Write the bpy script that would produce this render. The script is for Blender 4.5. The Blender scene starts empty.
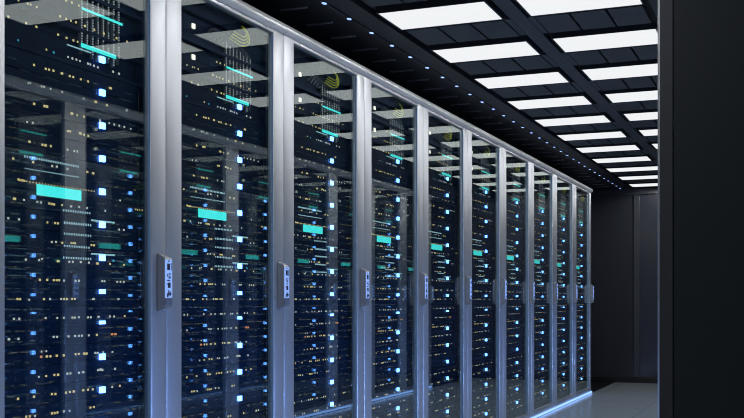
import bpy, bmesh, math, random
from mathutils import Vector, Matrix

random.seed(7)
C = bpy.context.scene.collection
scn = bpy.context.scene

# ------------------------------------------------------------------ measures
S = 1.9                      # aisle scale: camera to left door plane
CAMH = 0.490 * S
F_PX, PSI, HOR = 1032.6, 0.3911, 299.4
PITCH = 0.4372 * S           # cabinet width
ROW0 = 1.0639 * S            # near end of both rows
XL = -1.0 * S                # left door plane
XR = -0.130 * S              # right door plane
CEIL = CAMH + 0.6539 * S
RAIL_T = CAMH + 0.5815 * S
RAIL_B = CAMH + 0.5564 * S
NCAB = 10
ROW1 = ROW0 + NCAB * PITCH
YW = 6.22 * S                # back wall
DEPTH = 1.0
SRV = -0.0225 * S            # server front plane, local x
GLS = -0.0066 * S            # glass plane, local x
STL, STR_ = 0.0485 * S, 0.0442 * S      # left / right stile widths

# ------------------------------------------------------------------ materials
def mat(name, col, rough=0.5, metal=0.0, spec=0.5, emit=None, strength=0.0, sample=None):
    m = bpy.data.materials.new(name); m.use_nodes = True
    b = m.node_tree.nodes['Principled BSDF']
    b.inputs['Base Color'].default_value = (*col, 1)
    b.inputs['Roughness'].default_value = rough
    b.inputs['Metallic'].default_value = metal
    b.inputs['Specular IOR Level'].default_value = spec
    if emit:
        b.inputs['Emission Color'].default_value = (*emit, 1)
        b.inputs['Emission Strength'].default_value = strength
    if sample:
        m.cycles.emission_sampling = sample
    return m

def nn(m, t, **kw):
    n = m.node_tree.nodes.new(t)
    for k, v in kw.items(): setattr(n, k, v)
    return n

def led(name, col, strength, sample='NONE'):
    return mat(name, (0.02, 0.02, 0.02), 0.5, 0, 0.2, col, strength, sample)

M = {}
M['amber'] = led('amber led', (1.0, 0.83, 0.36), 0.75)
M['orange'] = led('orange led', (1.0, 0.40, 0.15), 0.8)
M['white'] = led('white led', (0.80, 0.86, 0.78), 0.70)
M['dim'] = led('dim led', (0.30, 0.55, 0.75), 0.13)
M['lampw'] = led('warm white lamp', (1.0, 0.96, 0.80), 1.6, 'FRONT')
M['port'] = led('port led', (0.45, 0.75, 0.85), 0.95)
M['cyan'] = led('cyan led', (0.04, 0.50, 0.75), 0.85)
M['display'] = led('display', (0.055, 0.80, 0.76), 1.40)
M['bar'] = led('light bar', (0.05, 0.80, 0.74), 1.35)
M['thinbar'] = led('thin bar', (0.40, 0.75, 0.85), 0.75)
M['blue'] = led('blue power light', (0.12, 0.34, 1.0), 9.0, 'FRONT')
M['strip'] = led('blue strip light', (0.25, 0.45, 1.0), 1.7, 'FRONT')
M['dot'] = led('blue ceiling led', (0.30, 0.46, 1.0), 1.6)
M['lamp'] = led('light panel', (0.97, 0.99, 1.0), 0.90, 'FRONT')
M['keypad'] = led('lit keypad', (0.27, 0.45, 1.0), 0.95)
M['glyph'] = mat('keypad print', (0.01, 0.015, 0.06), 0.5)
M['face'] = mat('server face', (0.003, 0.014, 0.042), 0.6, 0, .08)
M['face2'] = mat('server bezel', (0.004, 0.018, 0.050), 0.55, 0, .10)
M['black'] = mat('black shell', (0.012, 0.013, 0.016), 0.5)
M['side'] = mat('dark side panel', (0.042, 0.052, 0.066), 0.42)
M['cable'] = mat('black cable', (0.055, 0.065, 0.085), 0.4)
M['bead'] = led('bead light', (0.70, 0.82, 0.85), 0.62)
M['yellow'] = mat('yellow cable', (0.80, 0.78, 0.04), 0.45)
M['rail'] = mat('rail metal', (0.90, 0.90, 0.91), 0.28, 0.45)
M['edge'] = led('jamb glow', (0.10, 0.24, 0.50), 0.34)  # emission standing in for blue reflections on the door jamb
M['edging'] = mat('dark edge strip', (0.13, 0.14, 0.165), 0.4, 0.4)
M['handle'] = mat('handle metal', (0.42, 0.43, 0.46), 0.38, 0.7)
M['seam'] = mat('dark seam', (0.02, 0.02, 0.025), 0.6)
M['lampframe'] = mat('lamp frame', (0.03, 0.034, 0.042), 0.5)
M['tile'] = mat('ceiling tile', (0.062, 0.063, 0.068), 0.5)
M['ceil'] = mat('ceiling', (0.026, 0.028, 0.036), 0.5)
M['gap'] = mat('ceiling gap', (0.005, 0.005, 0.007), 0.7)
M['slot'] = mat('slot lip', (0.26, 0.27, 0.30), 0.45)
M['wall'] = mat('black wall panel', (0.052, 0.054, 0.070), 0.14, 0, 0.6)
M['walltrim'] = mat('wall trim', (0.060, 0.064, 0.080), 0.35)
M['border'] = mat('black floor border', (0.008, 0.009, 0.012), 0.4)

# brushed grey metal of the doors
m = M['metal'] = mat('brushed metal', (0.60, 0.61, 0.64), 0.42, 0.85)
tc = nn(m, 'ShaderNodeTexCoord'); mp = nn(m, 'ShaderNodeMapping'); nz = nn(m, 'ShaderNodeTexNoise')
mp.inputs['Scale'].default_value = (160, 160, 1.5)
nz.inputs['Scale'].default_value = 3.0; nz.inputs['Detail'].default_value = 2.0
rm = nn(m, 'ShaderNodeMapRange')
rm.inputs['To Min'].default_value = 0.38; rm.inputs['To Max'].default_value = 0.50
L = m.node_tree.links
L.new(tc.outputs['Object'], mp.inputs['Vector']); L.new(mp.outputs['Vector'], nz.inputs['Vector'])
L.new(nz.outputs['Fac'], rm.inputs['Value'])
L.new(rm.outputs['Result'], m.node_tree.nodes['Principled BSDF'].inputs['Roughness'])

# reflective, lightly tinted pane: Schlick reflectance on both faces
m = M['glass'] = bpy.data.materials.new('tinted glass'); m.use_nodes = True
nt = m.node_tree; nt.nodes.clear(); L = nt.links
ge = nn(m, 'ShaderNodeNewGeometry'); dp = nn(m, 'ShaderNodeVectorMath', operation='DOT_PRODUCT')
ab = nn(m, 'ShaderNodeMath', operation='ABSOLUTE'); om = nn(m, 'ShaderNodeMath', operation='SUBTRACT')
pw = nn(m, 'ShaderNodeMath', operation='POWER'); ma = nn(m, 'ShaderNodeMath', operation='MULTIPLY_ADD')
om.inputs[0].default_value = 1.0; pw.inputs[1].default_value = 5.0
R0 = 0.12
ma.inputs[1].default_value = 1 - R0; ma.inputs[2].default_value = R0
tr = nn(m, 'ShaderNodeBsdfTransparent'); tr.inputs['Color'].default_value = (0.93, 0.96, 0.97, 1)
gl = nn(m, 'ShaderNodeBsdfGlossy'); gl.inputs['Roughness'].default_value = 0.0
gl.inputs['Color'].default_value = (0.93, 1.0, 0.96, 1)
mx = nn(m, 'ShaderNodeMixShader'); out = nn(m, 'ShaderNodeOutputMaterial')
L.new(ge.outputs['Incoming'], dp.inputs[0]); L.new(ge.outputs['Normal'], dp.inputs[1])
L.new(dp.outputs['Value'], ab.inputs[0]); L.new(ab.outputs[0], om.inputs[1]); L.new(om.outputs[0], pw.inputs[0])
L.new(pw.outputs[0], ma.inputs[0]); L.new(ma.outputs[0], mx.inputs['Fac'])
L.new(tr.outputs[0], mx.inputs[1]); L.new(gl.outputs[0], mx.inputs[2]); L.new(mx.outputs[0], out.inputs['Surface'])

# glossy grey floor tiles with thin joints
m = M['floor'] = mat('floor tiles', (0.20, 0.21, 0.22), 0.16, 0, 0.5)
b = m.node_tree.nodes['Principled BSDF']; L = m.node_tree.links
tc = nn(m, 'ShaderNodeTexCoord'); br = nn(m, 'ShaderNodeTexBrick')
br.offset = 0.0; br.inputs['Scale'].default_value = 1.0
br.inputs['Brick Width'].default_value = 0.6; br.inputs['Row Height'].default_value = 0.6
br.inputs['Mortar Size'].default_value = 0.003
br.inputs['Color1'].default_value = (0.56, 0.63, 0.68, 1); br.inputs['Color2'].default_value = (0.54, 0.61, 0.66, 1)
br.inputs['Mortar'].default_value = (0.34, 0.38, 0.41, 1)
L.new(tc.outputs['Object'], br.inputs['Vector']); L.new(br.outputs['Color'], b.inputs['Base Color'])

# ------------------------------------------------------------------ mesh helpers
class MB:
    def __init__(s): s.bm = bmesh.new()
    def box(s, x0, x1, y0, y1, z0, z1, bev=0.0, seg=2):
        r = bmesh.ops.create_cube(s.bm, size=1.0)
        vs = r['verts']
        for v in vs:
            v.co = Vector((x0 + (v.co.x + .5) * (x1 - x0), y0 + (v.co.y + .5) * (y1 - y0), z0 + (v.co.z + .5) * (z1 - z0)))
        if bev > 0:
            es = list({e for v in vs for e in v.link_edges})
            bmesh.ops.bevel(s.bm, geom=es, offset=bev, segments=seg, profile=0.5, affect='EDGES')
        return s
    def prism(s, pts, axis, a0, a1):
        """closed outline pts (two coordinates) swept along axis 'x','y' or 'z' from a0 to a1"""
        def mk(p, a):
            return {'x': (a, p[0], p[1]), 'y': (p[0], a, p[1]), 'z': (p[0], p[1], a)}[axis]
        A = [s.bm.verts.new(mk(p, a0)) for p in pts]; B = [s.bm.verts.new(mk(p, a1)) for p in pts]
        n = len(pts)
        for i in range(n):
            s.bm.faces.new((A[i], A[(i + 1) % n], B[(i + 1) % n], B[i]))
        s.bm.faces.new(A[::-1]); s.bm.faces.new(B)
        return s
    def tube(s, pts, r, n=8):
        pts = [Vector(p) for p in pts]; rings = []
        for i, p in enumerate(pts):
            d = (pts[min(i + 1, len(pts) - 1)] - pts[max(i - 1, 0)]).normalized()
            a = Vector((1, 0, 0)) if abs(d.x) < .9 else Vector((0, 1, 0))
            u = d.cross(a).normalized(); w = d.cross(u)
            rings.append([s.bm.verts.new(p + r * (math.cos(2 * math.pi * k / n) * u + math.sin(2 * math.pi * k / n) * w)) for k in range(n)])
        for A, B in zip(rings, rings[1:]):
            for k in range(n): s.bm.faces.new((A[k], A[(k + 1) % n], B[(k + 1) % n], B[k]))
        s.bm.faces.new(rings[0][::-1]); s.bm.faces.new(rings[-1])
        return s
    def build(s, name, m, parent=None, smooth=False):
        bmesh.ops.recalc_face_normals(s.bm, faces=s.bm.faces[:])
        me = bpy.data.meshes.new(name); s.bm.to_mesh(me); s.bm.free()
        if m is not None: me.materials.append(m)
        if smooth:
            for p in me.polygons: p.use_smooth = True
            me.set_sharp_from_angle(angle=math.radians(40))
        o = bpy.data.objects.new(name, me); C.objects.link(o)
        if parent: o.parent = parent
        return o

def struct(o): o['kind'] = 'structure'; return o
def tag(o, label, cat, group=None):
    o['label'] = label; o['category'] = cat
    if group: o['group'] = group
    return o
def empty(name, loc=(0, 0, 0), scale=(1, 1, 1)):
    o = bpy.data.objects.new(name, None); C.objects.link(o)
    o.location = loc; o.scale = scale; o.empty_display_size = .1
    return o
def copy_tree(o, parent=None):
    c = o.copy(); C.objects.link(c)
    if parent: c.parent = parent
    for ch in list(KIDS.get(o.name, [])): copy_tree(ch, c)
    return c
KIDS = {}
def note_kids():
    KIDS.clear()
    for o in bpy.data.objects:
        if o.parent: KIDS.setdefault(o.parent.name, []).append(o)

ORD = ['first', 'second', 'third', 'fourth', 'fifth', 'sixth', 'seventh', 'eighth', 'ninth', 'tenth', 'eleventh', 'twelfth',
       'thirteenth', 'fourteenth', 'fifteenth', 'sixteenth', 'seventeenth', 'eighteenth', 'nineteenth', 'twentieth',
       'twenty-first', 'twenty-second', 'twenty-third', 'twenty-fourth', 'twenty-fifth', 'twenty-sixth', 'twenty-seventh',
       'twenty-eighth', 'twenty-ninth', 'thirtieth', 'thirty-first', 'thirty-second', 'thirty-third']

# ------------------------------------------------------------------ room
WL, WR, WF = -3.25, 2.6, -2.2
T = 0.12
struct(MB().box(WL - T, WR + T, WF - T, YW + T, -0.1, 0).build('floor', M['floor']))
struct(MB().box(WL - T, WR + T, WF - T, YW + T, CEIL + .03, CEIL + .13).build('ceiling', M['gap']))
struct(MB().box(WL - T, WL, WF, YW, 0, CEIL + .03).build('wall_left', M['wall']))
struct(MB().box(WR, WR + T, WF, YW, 0, CEIL + .03).build('wall_right', M['wall']))
struct(MB().box(WL - T, WR + T, WF - T, WF, 0, CEIL + .03).build('wall_front', M['wall']))
struct(MB().box(WL - T, WR + T, YW, YW + T, 0, CEIL + .03).build('wall_back', M['wall']))
# back wall: cornice, posts between the black panels and skirting
TRZ = CAMH + .618 * S
struct(MB().box(WL, WR, YW - .03, YW, TRZ, CEIL, .004).build('trim_1', M['walltrim']))
tb = MB()
for x in (-1.665, -.06, 1.55):
    tb.box(x - .034, x + .034, YW - .025, YW, .06, TRZ, .006)
struct(tb.build('trim_2', M['walltrim']))
struct(MB().box(WL, WR, YW - .045, YW, 0, .058, .006).build('baseboard_back', M['border']))
# black floor border under and beyond each row
for nm, a, bx in (('trim_3', WL, XL + .006), ('trim_4', XR - .006, .85)):
    struct(MB().box(a, bx, ROW0, YW - .045, 0, .003).build(nm, M['border']))

# ceiling lining: boards beside the lamps, tiles between the lamps
LX = ((-.8878 * S, -.6376 * S), (-.5686 * S, -.3184 * S))
LY0, LW, LP = 2.1901 * S, .1543 * S, .3792 * S
KL = range(-6, 11)  # unseen panels before the cabinets are added to light the end panel
cz0, cz1 = CEIL, CEIL + .03
ml = MB()
ml.box(WL, -.96 * S - .004, WF, YW - .03, cz0, cz1)
ml.box(-.96 * S + .004, -.905 * S, WF, YW - .03, cz0, cz1)
ml.box(-.302 * S, WR, WF, YW - .03, cz0, cz1)
struct(ml.build('ceiling_boards', M['ceil']))
mt = MB()
for k in range(KL[0] - 1, KL[-1] + 1):
    y0 = LY0 + k * LP + LW + .020 * S; y1 = LY0 + (k + 1) * LP - .050 * S
    if k == KL[0] - 1: y0 = WF
    if k == KL[-1]: y1 = YW - .03
    if y1 <= y0: continue
    for (a, bb) in LX:
        w = (bb - a) / 3
        for q in range(3):
            mt.box(a + q * w + .006, a + (q + 1) * w - .006, y0, y1, cz0 + .004, cz1)
    mt.box(LX[0][1], LX[0][1] + .028, y0, y1, cz0 + .006, cz1); mt.box(LX[1][0] - .028, LX[1][0], y0, y1, cz0 + .006, cz1)
struct(mt.build('ceiling_tiles', M['tile']))
ms = MB()
ms.box(LX[0][1] + .03, LX[1][0] - .03, WF, YW - .03, cz0 + .0055, cz1)
struct(ms.build('ceiling_strips', M['tile']))

# lamps
proto = None
n = len(KL)
for ci, (a, bb) in enumerate(LX):
    for k in KL:
        loc = ((a + bb) / 2, LY0 + k * LP + LW / 2, CEIL)
        if proto is None:
            proto = empty('ceiling_light', loc)
            hx, hy = (bb - a) / 2, LW / 2
            fr = MB()
            fr.box(-hx - .008, -hx, -hy - .008, hy + .008, .0, .03); fr.box(hx, hx + .008, -hy - .008, hy + .008, .0, .03)
            fr.box(-hx, hx, -hy - .008, -hy, .0, .03); fr.box(-hx, hx, hy, hy + .008, .0, .03)
            fr.build('frame', M['lampframe'], proto)
            MB().box(-hx, hx, -hy, hy, .001, .02).build('diffuser', M['lamp'], proto)
            note_kids(); o = proto
        else:
            o = copy_tree(proto); o.location = loc
        idx = KL[-1] - k
        tag(o, 'white ceiling light, %s from end wall, in column %s the glass row' % (
            ORD[idx], 'nearer' if ci == 0 else 'farther from'), 'ceiling light', 'ceiling lights over the aisle')

# blue ceiling leds and slots
DP = .1368 * S
dots = [2.065 * S + k * DP for k in range(31)]
proto = None
for k, y in enumerate(dots):
    if y > YW - .06: break
    loc = (-.9655 * S, y, CEIL)
    if proto is None:
        proto = empty('blue_spot_light', loc); o = proto
        mb = MB(); mb.prism([(.009 * math.cos(t * math.pi / 8), .016 * math.sin(t * math.pi / 8)) for t in range(16)], 'z', -.0035, .004)
        mb.build('lens', M['dot'], proto)
        mb = MB(); mb.prism([(.013 * math.cos(t * math.pi / 8), .021 * math.sin(t * math.pi / 8)) for t in range(16)], 'z', -.0015, .004)
        mb.build('bezel', M['lampframe'], proto); note_kids()
    else:
        o = copy_tree(proto); o.location = loc
    tag(o, 'small blue light in the dark ceiling above the glass row, %s from the camera end' % ORD[k], 'spot light', 'blue spot lights along the ceiling')
proto = None
for k in range(30):
    y = 2.075 * S + k * DP
    loc = (-1.046 * S, y, CEIL)
    if proto is None:
        o = proto = MB().box(-.064, .064, -.008, .008, -.006, .006, .002).build('ceiling_slot', M['slot']); o.location = loc
    else:
        o = proto.copy(); C.objects.link(o); o.location = loc
    tag(o, 'short grey slot in the black ceiling over the cabinet rail, %s from the camera end' % ORD[k], 'air slot', 'air slots in the ceiling')

# ------------------------------------------------------------------ cabinet
def to_plane(px, py, xp=XL + SRV):
    """where the sight line of a feature of the nearest cabinet meets its server fronts: (u along the row, z)"""
    r = (px - 372) / F_PX; up = (HOR - py) / F_PX
    c, s = math.cos(PSI), math.sin(PSI)
    dx, dy = r * c - s, r * s + c
    t = xp / dx
    return t * dy - ROW0, CAMH + t * up

def make_cabinet():
    root = empty('server_cabinet')
    W = PITCH
    sh = MB()
    xb = -DEPTH
    g = .0015
    sh.box(xb, -.030, g, .020, .003, RAIL_B + .02)             # side panels
    sh.box(xb, -.030, W - .020, W - g, .003, RAIL_B + .02)
    sh.box(xb, xb + .02, .020, W - .020, .003, RAIL_B + .02)   # back
    sh.box(xb, -.030, .020, W - .020, RAIL_B - .01, RAIL_B + .02)  # top
    sh.box(xb, -.052, .020, W - .020, .003, .1034 - .0005)     # base
    sh.build('shell', M['side'], root)
    # filler above the top unit
    MB().box(-.6, SRV - .004, .0225, W - .0225, 1.9305, RAIL_B - .0105).build('blanking_plate', M['face'], root)
    # mounting posts either side of the equipment
    for y0, y1 in ((.0205, .040), (W - .040, W - .0205)):
        MB().box(-.10, SRV - .012, y0, y1, .1036, RAIL_B - .0105).build('mounting_post', M['black'], root)
    fr = MB()
    x0, x1 = -.0285, 0.0
    zb, zt = .022, RAIL_B + .006
    fr.box(x0, x1, g, STL, zb, zt, .005, 3)                    # left stile
    fr.box(x0, x1, W - STR_, W - g, zb, zt, .005, 3)           # right stile
    fr.box(x0, x1 - .001, STL - .005, W - STR_ + .005, zb, .060, .003, 2)
    fr.box(x0, x1 - .001, STL - .005, W - STR_ + .005, RAIL_B - .012, zt, .003, 2)
    f = fr.build('door_frame', M['metal'], root, True)
    MB().box(GLS - .005, GLS, STL - .004, W - STR_ + .004, .056, RAIL_B - .008).build('glass_pane', M['glass'], f)
    MB().box(-.0105, -.0045, W - STR_ - .0012, W - STR_ + .001, .075, RAIL_B - .02).build('jamb_glow', M['edge'], f)  # glowing strip imitates the power lights' reflection in the jamb, no lamp
    # rounded top rail
    rp = [(-.05, RAIL_B + .001), (.004, RAIL_B + .001)]
    h = RAIL_T - RAIL_B
    for i in range(11):
        a = -math.pi / 2 + math.pi / 2 * 1.15 * i / 10 * 1.74
        rp.append((-.008 + .026 * math.cos(a) * 1.0, RAIL_B + h / 2 + h / 2 * math.sin(a)))
    rp.append((-.05, RAIL_T))
    MB().prism(rp, 'y', .0008, W - .0008).build('top_rail', M['rail'], root, True)
    MB().box(-.0280, -.0045, .0002, .0014, zb + .004, RAIL_B - .002).build('edge_strip', M['edging'], f)
    # plinth
    MB().box(-.05, -.002, g, W - g, .003, .021, .002).build('plinth', M['handle'], root)
    # handle with lit keypad
    hy0, hy1 = (1.4726 - 1.0639) * S, (1.4962 - 1.0639) * S
    hz0, hz1 = CAMH - .0182 * S, CAMH + .0755 * S
    hp = 0.0152 * S
    hd = MB().prism([(0.0005, hz0 - .004), (hp - .003, hz0 + .006), (hp, hz0 + .009), (hp, hz1 - .012), (hp - .003, hz1 - .008), (.0005, hz1 + .004)], 'y', hy0, hy1)
    bmesh.ops.bevel(hd.bm, geom=[e for e in hd.bm.edges if abs(e.verts[0].co.y - e.verts[1].co.y) < 1e-6], offset=.0025, segments=2, affect='EDGES')
    h_o = hd.build('door_handle', M['handle'], root, True)
    ky0, ky1 = hy0 + .0022, hy1 - .0022
    kz0, kz1 = hz0 + .040, hz1 - .016
    MB().box(hp, hp + .0012, ky0, ky1, kz0, kz1).build('keypad', M['keypad'], h_o)
    MB().box(hp, hp + .0012, ky0 + .002, ky1, kz0 - .022, kz0 - .003).build('button', mat_button, h_o)
    gm = MB(); w = ky1 - ky0; hh = kz1 - kz0
    def gb(a, b_, c_, d): gm.box(hp + .0012, hp + .0020, ky0 + a * w, ky0 + b_ * w, kz1 - d * hh, kz1 - c_ * hh)
    gb(.40, .62, .02, .05); gb(.28, .66, .10, .27); gb(.80, .88, .08, .28)
    gb(.30, .40, .37, .45); gb(.48, .78, .36, .39); gb(.48, .60, .42, .50); gb(.66, .76, .44, .49); gb(.28, .70, .53, .56)
    gb(.38, .74, .60, .74); gb(.22, .30, .62, .66)
    gb(.30, .84, .87, .92); gb(.44, .56, .80, .97); gb(.24, .36, .90, .98); gb(.64, .74, .83, .96)
    gm.build('print', M['glyph'], h_o)
    return root

mat_button = mat('grey button', (0.16, 0.18, 0.24), 0.45)

# ------------------------------------------------------------------ equipment: lights read in the nearest cabinet
# (x, y, width, height) of each light in the photograph's frame, by colour
A_ = []          # (kind, px, py, wide)
def z_(ox, oy, sc, kind, pts):
    for p in pts:
        A_.append((kind, ox + p[0] / sc, oy + p[1] / sc, p[2] if len(p) > 2 else 1.0))
k5 = 5.97
z_(0, 0, k5, 'amber', [(110, 2, .7), (165, 22, .7), (182, 27, .7), (219, 42, .8), (395, 3), (428, 15), (470, 33, .8), (50, 100), (156, 138), (217, 160), (359, 97), (395, 113, .9), (423, 124, .8), (453, 133),
                       (505, 155), (347, 207), (397, 226), (438, 241), (463, 249, .8), (277, 296, .7), (202, 388), (272, 411), (292, 416), (318, 422)])
z_(0, 0, k5, 'white', [(406, 340, .7), (432, 349), (456, 356), (477, 364, .8), (525, 380), (540, 386, .6), (560, 393)])
z_(0, 0, k5, 'cyan', [(108, 240, .6), (320, 313, .7)])
z_(60, 0, k5, 'amber', [(150, 155), (205, 178), (262, 200, 1.3), (337, 228, 1.1), (400, 248, .8)])
z_(60, 0, k5, 'white', [(180, 383, .7), (203, 392), (225, 402)])
z_(60, 60, k5, 'white', [(317, 70, 1.1), (352, 82, 1.3), (12, 190, .7), (140, 230, .7), (397, 300), (238, 362, 1.2), (293, 377, .8), (323, 385), (353, 392), (383, 400), (421, 411, .8), (397, 300)])
z_(60, 60, k5, 'amber', [(10, 80, 1.4), (57, 96), (78, 102), (123, 115), (167, 128), (300, 168, 2), (213, 250, 1.7), (279, 270, 1.3), (70, 320, 1.7), (101, 330, .7), (142, 338)])
z_(0, 60, k5, 'white', [(168, 137, .6), (180, 138, .6), (247, 158, .8), (263, 160, .8), (301, 173, .7), (371, 191, .7), (498, 230, .8), (160, 370, .6), (195, 375, .7)])
z_(0, 60, k5, 'amber', [(203, 262, 1.2), (265, 275, 1.2), (280, 278, 1.2)])
z_(0, 120, k5, 'amber', [(404, 66), (418, 68), (478, 80, 1.6), (500, 88), (526, 95), (175, 130, 1.1), (252, 148), (270, 151, 1.3), (302, 156), (78, 230), (197, 252), (520, 310, 1.3), (555, 318, 1.5), (110, 355), (132, 360), (145, 363, .7)])
z_(0, 120, k5, 'white', [(402, 177), (442, 185), (460, 188), (310, 275), (338, 278), (402, 292)])
z_(0, 180, k5, 'amber', [(85, 112, 1.7), (293, 140), (308, 143), (322, 146), (369, 150, .8), (282, 253, .8), (328, 257), (345, 259), (371, 375), (425, 376, .8), (437, 377, .8), (448, 378, .8), (545, 388), (560, 390)])
z_(0, 180, k5, 'white', [(142, 119), (222, 131), (243, 134), (424, 158), (472, 161), (519, 167), (48, 228), (112, 235), (308, 370), (333, 370)])
z_(60, 180, k5, 'white', [(269, 184, .9), (358, 122, .9), (380, 298), (352, 296, .9)])
z_(60, 180, k5, 'amber', [(450, 176, .5), (462, 178, .5), (474, 179, .5), (490, 181, .5), (510, 184, .5)])
z_(0, 240, k5, 'white', [(153, 117), (233, 119, .9), (250, 113, .7), (413, 130), (434, 130), (481, 132), (530, 135), (381, 242, .9), (450, 243), (470, 243), (174, 357, .7), (298, 353), (364, 352), (555, 352)])
z_(0, 240, k5, 'amber', [(346, 126, 1.6), (237, 238, 1.1), (281, 238), (320, 240), (337, 240), (352, 240), (103, 352), (119, 353), (262, 353), (382, 352), (398, 352), (428, 352), (445, 352)])
z_(60, 240, k5, 'amber', [(222, 140, 1.7), (297, 143), (380, 148)])
z_(60, 240, k5, 'white', [(250, 246), (264, 246), (341, 250), (360, 250), (380, 250), (200, 352, 1.3), (348, 353, 1.2)])
z_(60, 240, k5, 'cyan', [(318, 123, .9)])
z_(0, 300, k5, 'white', [(82, 113), (114, 112), (271, 108), (341, 107, .9), (379, 106, .9), (431, 105), (445, 105), (470, 103), (525, 103), (541, 103), (52, 234, 1.2), (109, 232), (319, 220), (340, 220), (408, 217), (447, 215), (470, 214), (488, 213), (529, 211), (247, 308, .7), (276, 306, .7)])
z_(0, 300, k5, 'amber', [(278, 337, 1.2), (300, 336), (338, 333, 1.2), (380, 330, 1.2), (450, 323), (470, 322), (502, 320, 1.3), (516, 320, 1.2)])
z_(0, 300, k5, 'orange', [(245, 339, 1.2)])
z_(60, 300, k5, 'white', [(229, 101, 1.3), (296, 98, 1.1), (322, 98), (210, 316, 1.1), (224, 316, 1.1), (257, 312, .9), (312, 310), (240, 415, 1.6), (328, 410)])
z_(60, 300, k5, 'amber', [(385, 96), (219, 208, 1.2)])
z_(60, 300, k5, 'orange', [(310, 204, 1.5), (330, 204, 1.5)])
k6 = 6.147
z_(0, 350, k6, 'white', [(238, 165, .8), (413, 145), (432, 144), (485, 140), (511, 136, 1.2), (568, 242), (393, 377), (427, 374, .8), (214, 406)])
z_(0, 350, k6, 'amber', [(283, 160, .9), (333, 153), (356, 152, 1.2), (110, 300, 1.1), (208, 287, 1.1), (318, 271, 1.1), (340, 270, 1.1), (404, 262, 1.1), (428, 258), (452, 255, 1.2), (511, 247, 1.2), (540, 244, 1.1), (318, 390), (335, 388), (352, 384), (160, 410), (182, 408)])
z_(60, 350, k6, 'white', [(232, 124), (258, 123, 1.5), (338, 117, 1.1), (320, 227, 1.1)])
z_(60, 350, k6, 'amber', [(141, 247), (171, 244), (201, 242), (366, 220, 1.1), (186, 354), (207, 350)])

PXM = 1.62 * S / F_PX     # metres per pixel at the nearest cabinet's fronts
lights = []               # (kind, u, z, width, height)
for kind, px, py, wd in A_:
    u, z = to_plane(px, py)
    if kind == 'cyan': w, h = 3.6 * PXM * (wd / 1.4), 2.7 * PXM * (.4 + .6 * min(1, wd / 1.4))
    else: w, h = 2.2 * PXM * wd, 2.0 * PXM * min(1.1, .55 + .45 * wd)
    lights.append((kind, u, z, w, h))
# port rows of evenly spaced small lights
def ports(p0, p1, n_, kind='port', w=1.05, h=2.0):
    a = to_plane(*p0); b2 = to_plane(*p1)
    for i in range(n_):
        t = i / (n_ - 1)
        lights.append((kind, a[0] + t * (b2[0] - a[0]), a[1] + t * (b2[1] - a[1]), w * PXM, h * PXM))
ports((24.6, 156.3), (77.9, 166.6), 24); ports((25.1, 168.9), (77.9, 177.5), 24)
ports((63.6, 210.2), (89.6, 213.2), 12); ports((64.5, 222.7), (90.4, 225.2), 12, h=2.4); ports((64.5, 233.6), (90.4, 235.8), 12)
ports((64.5, 245.7), (88.8, 247.8), 11); ports((63.6, 257.6), (90.4, 258.9), 12)
ports((20, 180.4), (94, 191.3), 26, 'amber', 1.1, 1.3)
ports((27.6, 193.9), (72, 199.8), 22, 'dim', 1.1, 1.3)
# bars, display, labels: (kind, corner px..., height)
def rect(kind, x0, y0, x1, h):
    a = to_plane(x0, y0); b2 = to_plane(x1, y0)
    u0, u1 = a[0], b2[0]
    z1 = a[1]; z0 = to_plane(x0, y0 + h)[1]
    lights.append((kind, (u0 + u1) / 2, (z0 + z1) / 2, u1 - u0, z1 - z0))
rect('display', 36.5, 183.9, 80.9, 11.0)
rect('thinbar', 91, 219.3, 114.4, 1.7); rect('thinbar', 91, 252.6, 114.4, 2.0)
rect('bar', 81.8, 7.0, 122.3, 2.4); rect('bar', 81, 42.7, 116, 4.2); rect('thinbar', 67, 43.9, 91, 1.2)
# blue power lights, evenly spaced
BU, BZ, BP = .288 * S, CAMH + .3805 * S, .0524 * S
for j in range(0, 16):
    lights.append(('blue', BU, BZ - j * BP, .0225, .0185))
for zz in (.4997, .443):
    lights.append(('lampw', .120 * S, CAMH + zz * S, .017, .017))

Z0, SH = .1034, .10746
NS = 14                                     # two-unit servers; the cable panel takes the top three places
PANEL_Z = Z0 + NS * SH
PANEL_T = Z0 + 17 * SH
UMIN, UMAX = STL + .012, PITCH - STR_ - .008

# lights below the photograph's lower edge in the nearest cabinet: the same sort of rows
zlow = to_plane(60, 420)[1]
rng = random.Random(3)
zz = Z0 + .02
rows_ = []
while zz < .60:
    rows_.append(zz); zz += .05373
for zr in rows_:
    if zr < .57:
        pass
    if zr < .585:
        u = .11 + rng.random() * .1
        while u < .68:
            for _ in range(rng.choice((1, 1, 2, 3))):
                if zr < .53: lights.append((rng.choice(('amber', 'white', 'white', 'amber')), u, zr, .0078, .0068))
                u += .018
            u += rng.choice((.03, .05, .08, .12))
# faint marks spread over every unit
zz = Z0 + .008
while zz < 1.60:
    u = UMIN + rng.random() * .08
    while u < UMAX - .02:
        for _ in range(rng.choice((1, 2, 3, 4, 5, 7))):
            if u < UMAX - .02: lights.append(('dim', u, zz + rng.uniform(-.001, .001), rng.choice((.003, .0035, .0045)), rng.choice((.0025, .003))))
            u += rng.choice((.008, .010))
        u += rng.choice((.03, .07, .12, .18))
    zz += rng.choice((.0175, .0205, .024))

PARTNAME = {'amber': 'amber_lights', 'orange': 'orange_light', 'white': 'white_lights', 'dim': 'small_lights', 'port': 'port_lights',
            'cyan': 'cyan_lights', 'display': 'display', 'bar': 'light_bar', 'thinbar': 'light_line', 'lampw': 'warm_light', 'blue': 'power_light'}
THK = {'blue': .0075, 'lampw': .005, 'display': .002, 'dim': .0008}

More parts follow.
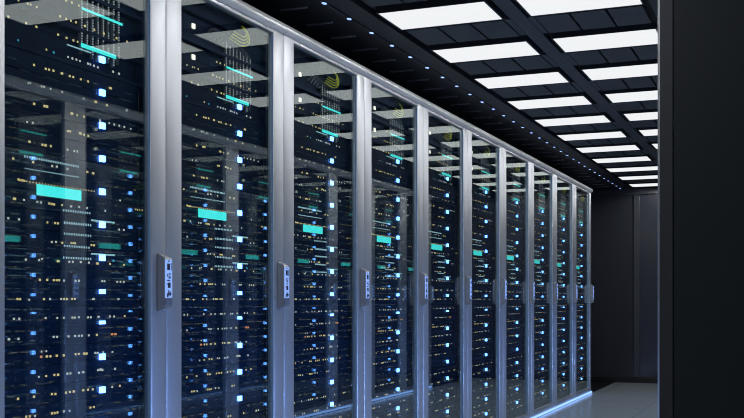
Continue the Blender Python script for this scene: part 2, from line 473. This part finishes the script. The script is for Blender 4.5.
def add_lights(root, zlo, zhi, base_x, detail):
    by = {}
    for (k, u, z, w, h) in lights:
        if not (UMIN - .05 < u < PITCH - .06): continue
        if zlo <= z < zhi: by.setdefault(k, []).append((u, z, w, h))
    for k, L_ in by.items():
        if k in ('blue', 'display', 'bar', 'lampw') or (detail and k in ONE):
            groups = [[q] for q in L_]
        else:
            groups = [L_]
        for g_ in groups:
            mb = MB()
            for (u, z, w, h) in g_:
                z0 = max(zlo + .0006, z - h / 2) - zlo; z1 = min(zhi - .0014, z + h / 2) - zlo
                if z1 - z0 < .0008: continue
                mb.box(base_x, base_x + THK.get(k, .0015), u - w / 2, u + w / 2, z0, z1, .0)
            if len(mb.bm.faces): 
                mb.build(ONE.get(k, PARTNAME[k]) if detail else PARTNAME[k], M[k], root)
            else: mb.bm.free()
    return by

ONE = {'amber': 'amber_light', 'white': 'white_light', 'orange': 'orange_light', 'cyan': 'cyan_light', 'thinbar': 'light_line'}
def make_server(i, detail):
    zlo, zhi = Z0 + i * SH, Z0 + (i + 1) * SH
    root = empty('rack_server')
    H = SH - .0008
    mb = MB()
    mb.box(-.62, SRV - .006, .0425, PITCH - .0425, 0, H)
    mb.build('chassis', M['face'], root)
    fp = MB()
    fp.box(SRV - .006, SRV, .0425, PITCH - .0425, .0006, H / 2 - .0012, .0012, 1)
    fp.box(SRV - .006, SRV, .0425, PITCH - .0425, H / 2 + .0004, H, .0012, 1)
    fp.build('faceplate', M['face2'] if i % 3 else M['face'], root)
    # pull handles by the edges
    for yy in (UMIN + .006, UMAX - .010):
        ph = MB(); ph.tube([(SRV - .001, yy, .016), (SRV + .007, yy, .020), (SRV + .007, yy, H - .022), (SRV - .001, yy, H - .018)], .0022, 6)
        ph.build('pull_handle', M['black'], root)
    by = add_lights(root, zlo, zhi, SRV, detail)
    return root, by

def make_panel(detail):
    root = empty('cable_panel')
    H = PANEL_T - PANEL_Z - .0008
    MB().box(-.50, SRV - .020, .0425, PITCH - .0425, 0, H).build('back_plate', M['face'], root)
    fr = MB()
    for z in (0.0006, SH, 2 * SH):
        fr.box(SRV - .020, SRV - .0005, .0425, PITCH - .0425, z, z + .012, .001, 1)
    fr.box(SRV - .020, SRV - .0005, .0425, .075, .0006, H); fr.box(SRV - .020, SRV - .0005, PITCH - .075, PITCH - .0425, .0006, H)
    fr.build('frame', M['face2'], root)
    u0, u1 = to_plane(82.5, 30)[0], to_plane(119.5, 30)[0]
    for q in range(8):
        y = u0 + (u1 - u0) * q / 7
        top = H - .022 - .004 * q
        pts = [(SRV - .018, y - .120, top - .030), (SRV - .010, y - .100, top - .008)] + [(SRV - .008, y - .075 + .075 * math.sin(t_), top - .034 + .034 * math.cos(t_)) for t_ in (0, .3, .6, .9, 1.2, 1.4, 1.5708)]
        nz_ = 14
        zb = .045 + .008 * math.sin(q * 1.9)
        pts += [(SRV - .008, y, top - .034 - (top - .034 - zb) * (j + 1) / nz_) for j in range(nz_)]
        c_ = MB().tube(pts, .0058, 8).build('cable', M['cable'], root, True)
        bd = MB(); z = zb + .004
        while z < top - .030:
            if rng.random() < .86: bd.box(SRV - .003, SRV - .0012, y - .0018, y + .0018, z, z + .0034)
            z += .0078
        bd.build('beads', M['bead'], c_)
    add_lights(root, PANEL_Z, PANEL_T, SRV - .0005, detail)
    return root

def make_cable():
    root = empty('patch_cable')
    yc, zc = .345 * S, .0
    for q, (r, dz) in enumerate(((.036, 0), (.029, .003), (.022, .006), (.015, .010))):
        pts = []
        for i in range(15):
            a = math.radians(-105 + 185 * i / 14)
            pts.append((.003 * q - .006, r * math.cos(a) * 2.0, .046 + dz + r * 1.05 * math.sin(a)))
        pts.insert(0, (-.004, -.085 + .012 * q, .046 + dz - r * 1.02 + .006))
        MB().tube(pts, .0028, 8).build('cable_strand', M['yellow'], root, True)
    return root

cab0 = make_cabinet()
servers = [make_server(i, True) for i in range(NS)]
panel0 = make_panel(True)
far_servers = [make_server(i, False) for i in range(NS)]     # farther cabinets: lights too small to show one by one
far_panel = make_panel(False)
used = set()
def take(o):
    if o.name in used: return copy_tree(o)
    used.add(o.name); return o
cable0 = make_cable()
note_kids()
NAMES_FIRST = True

def looks(by, i):
    if 'display' in by: return 'dark server with turquoise display'
    if 'port' in by and len(by['port']) > 30: return 'dark server with port light rows'
    if 'orange' in by: return 'dark server with an orange light'
    na, nw = len(by.get('amber', [])), len(by.get('white', []))
    if na > nw * 1.5: return 'dark server with mostly amber lights'
    if nw > na * 1.5: return 'dark server with mostly white lights'
    return 'dark server with amber and white lights'

rows = (('left', XL, 1), ('right', XR, -1))
# lay out; the prototypes become the first cabinets of the left row
for rname, xr, sx in rows:
    for k in range(NCAB):
        y = ROW0 + k * PITCH
        loc = (xr, y, 0)
        where = '%s %s-row cabinet from camera' % (ORD[k], rname)
        near = rname == 'left' and k < 4
        c = take(cab0)
        c.location = loc; c.scale = (sx, 1, 1)
        tag(c, 'grey server cabinet with glass door, %s from the camera in %s row' % (ORD[k], rname), 'server cabinet', 'server cabinets of the %s row' % rname)
        for i, (s0, by) in enumerate(servers if near else far_servers):
            o = take(s0)
            o.location = (xr, y, Z0 + i * SH); o.scale = (sx, 1, 1)
            tag(o, '%s, %s from bottom in %s' % (looks(by, i), ORD[i], where), 'server', 'rack servers of the %s row' % rname)
        o = take(panel0 if near else far_panel)
        o.location = (xr, y, PANEL_Z); o.scale = (sx, 1, 1)
        tag(o, 'cable panel with beaded cables and turquoise bars in %s' % where, 'cable panel', 'cable panels of the %s row' % rname)
        if rname == 'right' or k < 1: continue
        o = take(cable0)
        o.location = (xr + sx * (SRV + .012), y + .287 * S, PANEL_T - .053); o.scale = (sx, 1, 1)
        tag(o, 'loop of thin yellow cable near the top of %s' % where, 'cable', 'yellow patch cables')

# blue strip along the foot of each row
for rname, xr, sx in rows:
    mb = MB()
    a, b2 = sorted((xr - sx * .0015, xr + sx * .010))
    mb.box(a, b2, ROW0 + .002, ROW1 - .002, .0035, .0205, .002, 2)
    tag(mb.build('strip_light', M['strip']), 'thin glowing blue strip light along the foot of the %s cabinet row' % rname, 'strip light')

# ------------------------------------------------------------------ the blue diodes' throw across the aisle
for rname, xr, sx in rows:
    for k in range(NCAB * 2):
        ld = bpy.data.lights.new('strip_diode', 'SPOT')
        ld.energy = 31.0; ld.color = (0.22, 0.40, 1.0); ld.shadow_soft_size = 0.0
        ld.spot_size = math.radians(46); ld.spot_blend = 1.0
        lo = bpy.data.objects.new('strip_diode', ld); C.objects.link(lo)
        lo.location = (xr + sx * .016, ROW0 + (k + .5) * PITCH / 2, .016)
        d = Vector((sx * .94, 0, .33))
        lo.rotation_euler = d.to_track_quat('-Z', 'Y').to_euler()

# the ceiling panels' throw: one lamp at the face of each panel
for (a, bb) in LX:
    for k in KL:
        ld = bpy.data.lights.new('panel_lamp', 'SPOT')
        ld.energy = 2.9; ld.color = (0.95, 0.98, 1.0); ld.shadow_soft_size = 0.0
        ld.spot_size = math.radians(174); ld.spot_blend = 0.3
        lo = bpy.data.objects.new('panel_lamp', ld); C.objects.link(lo)
        lo.location = ((a + bb) / 2, LY0 + k * LP + LW / 2, CEIL - .004)

# ------------------------------------------------------------------ camera, world, view
cam = bpy.data.cameras.new('camera'); co = bpy.data.objects.new('camera', cam); C.objects.link(co)
co.location = (0, 0, CAMH); co.rotation_euler = (math.pi / 2, 0, PSI)
cam.sensor_width = 36; cam.sensor_fit = 'HORIZONTAL'
cam.lens = 36 * F_PX / 744; cam.shift_y = (HOR - 209) / 744
cam.clip_start = .02
scn.camera = co
w = bpy.data.worlds.new('world'); scn.world = w; w.use_nodes = True
w.node_tree.nodes['Background'].inputs['Color'].default_value = (0.02, 0.03, 0.06, 1)
w.node_tree.nodes['Background'].inputs['Strength'].default_value = 0.0
scn.view_settings.view_transform = 'Standard'; scn.view_settings.look = 'None'
scn.view_settings.exposure = 0.0; scn.view_settings.gamma = 1.0; scn.view_settings.use_curve_mapping = False
scn.cycles.use_denoising = True
scn.cycles.filter_width = 1.0
scn.cycles.max_bounces = 10; scn.cycles.transparent_max_bounces = 16
scn.cycles.glossy_bounces = 6
scn.cycles.use_light_tree = True
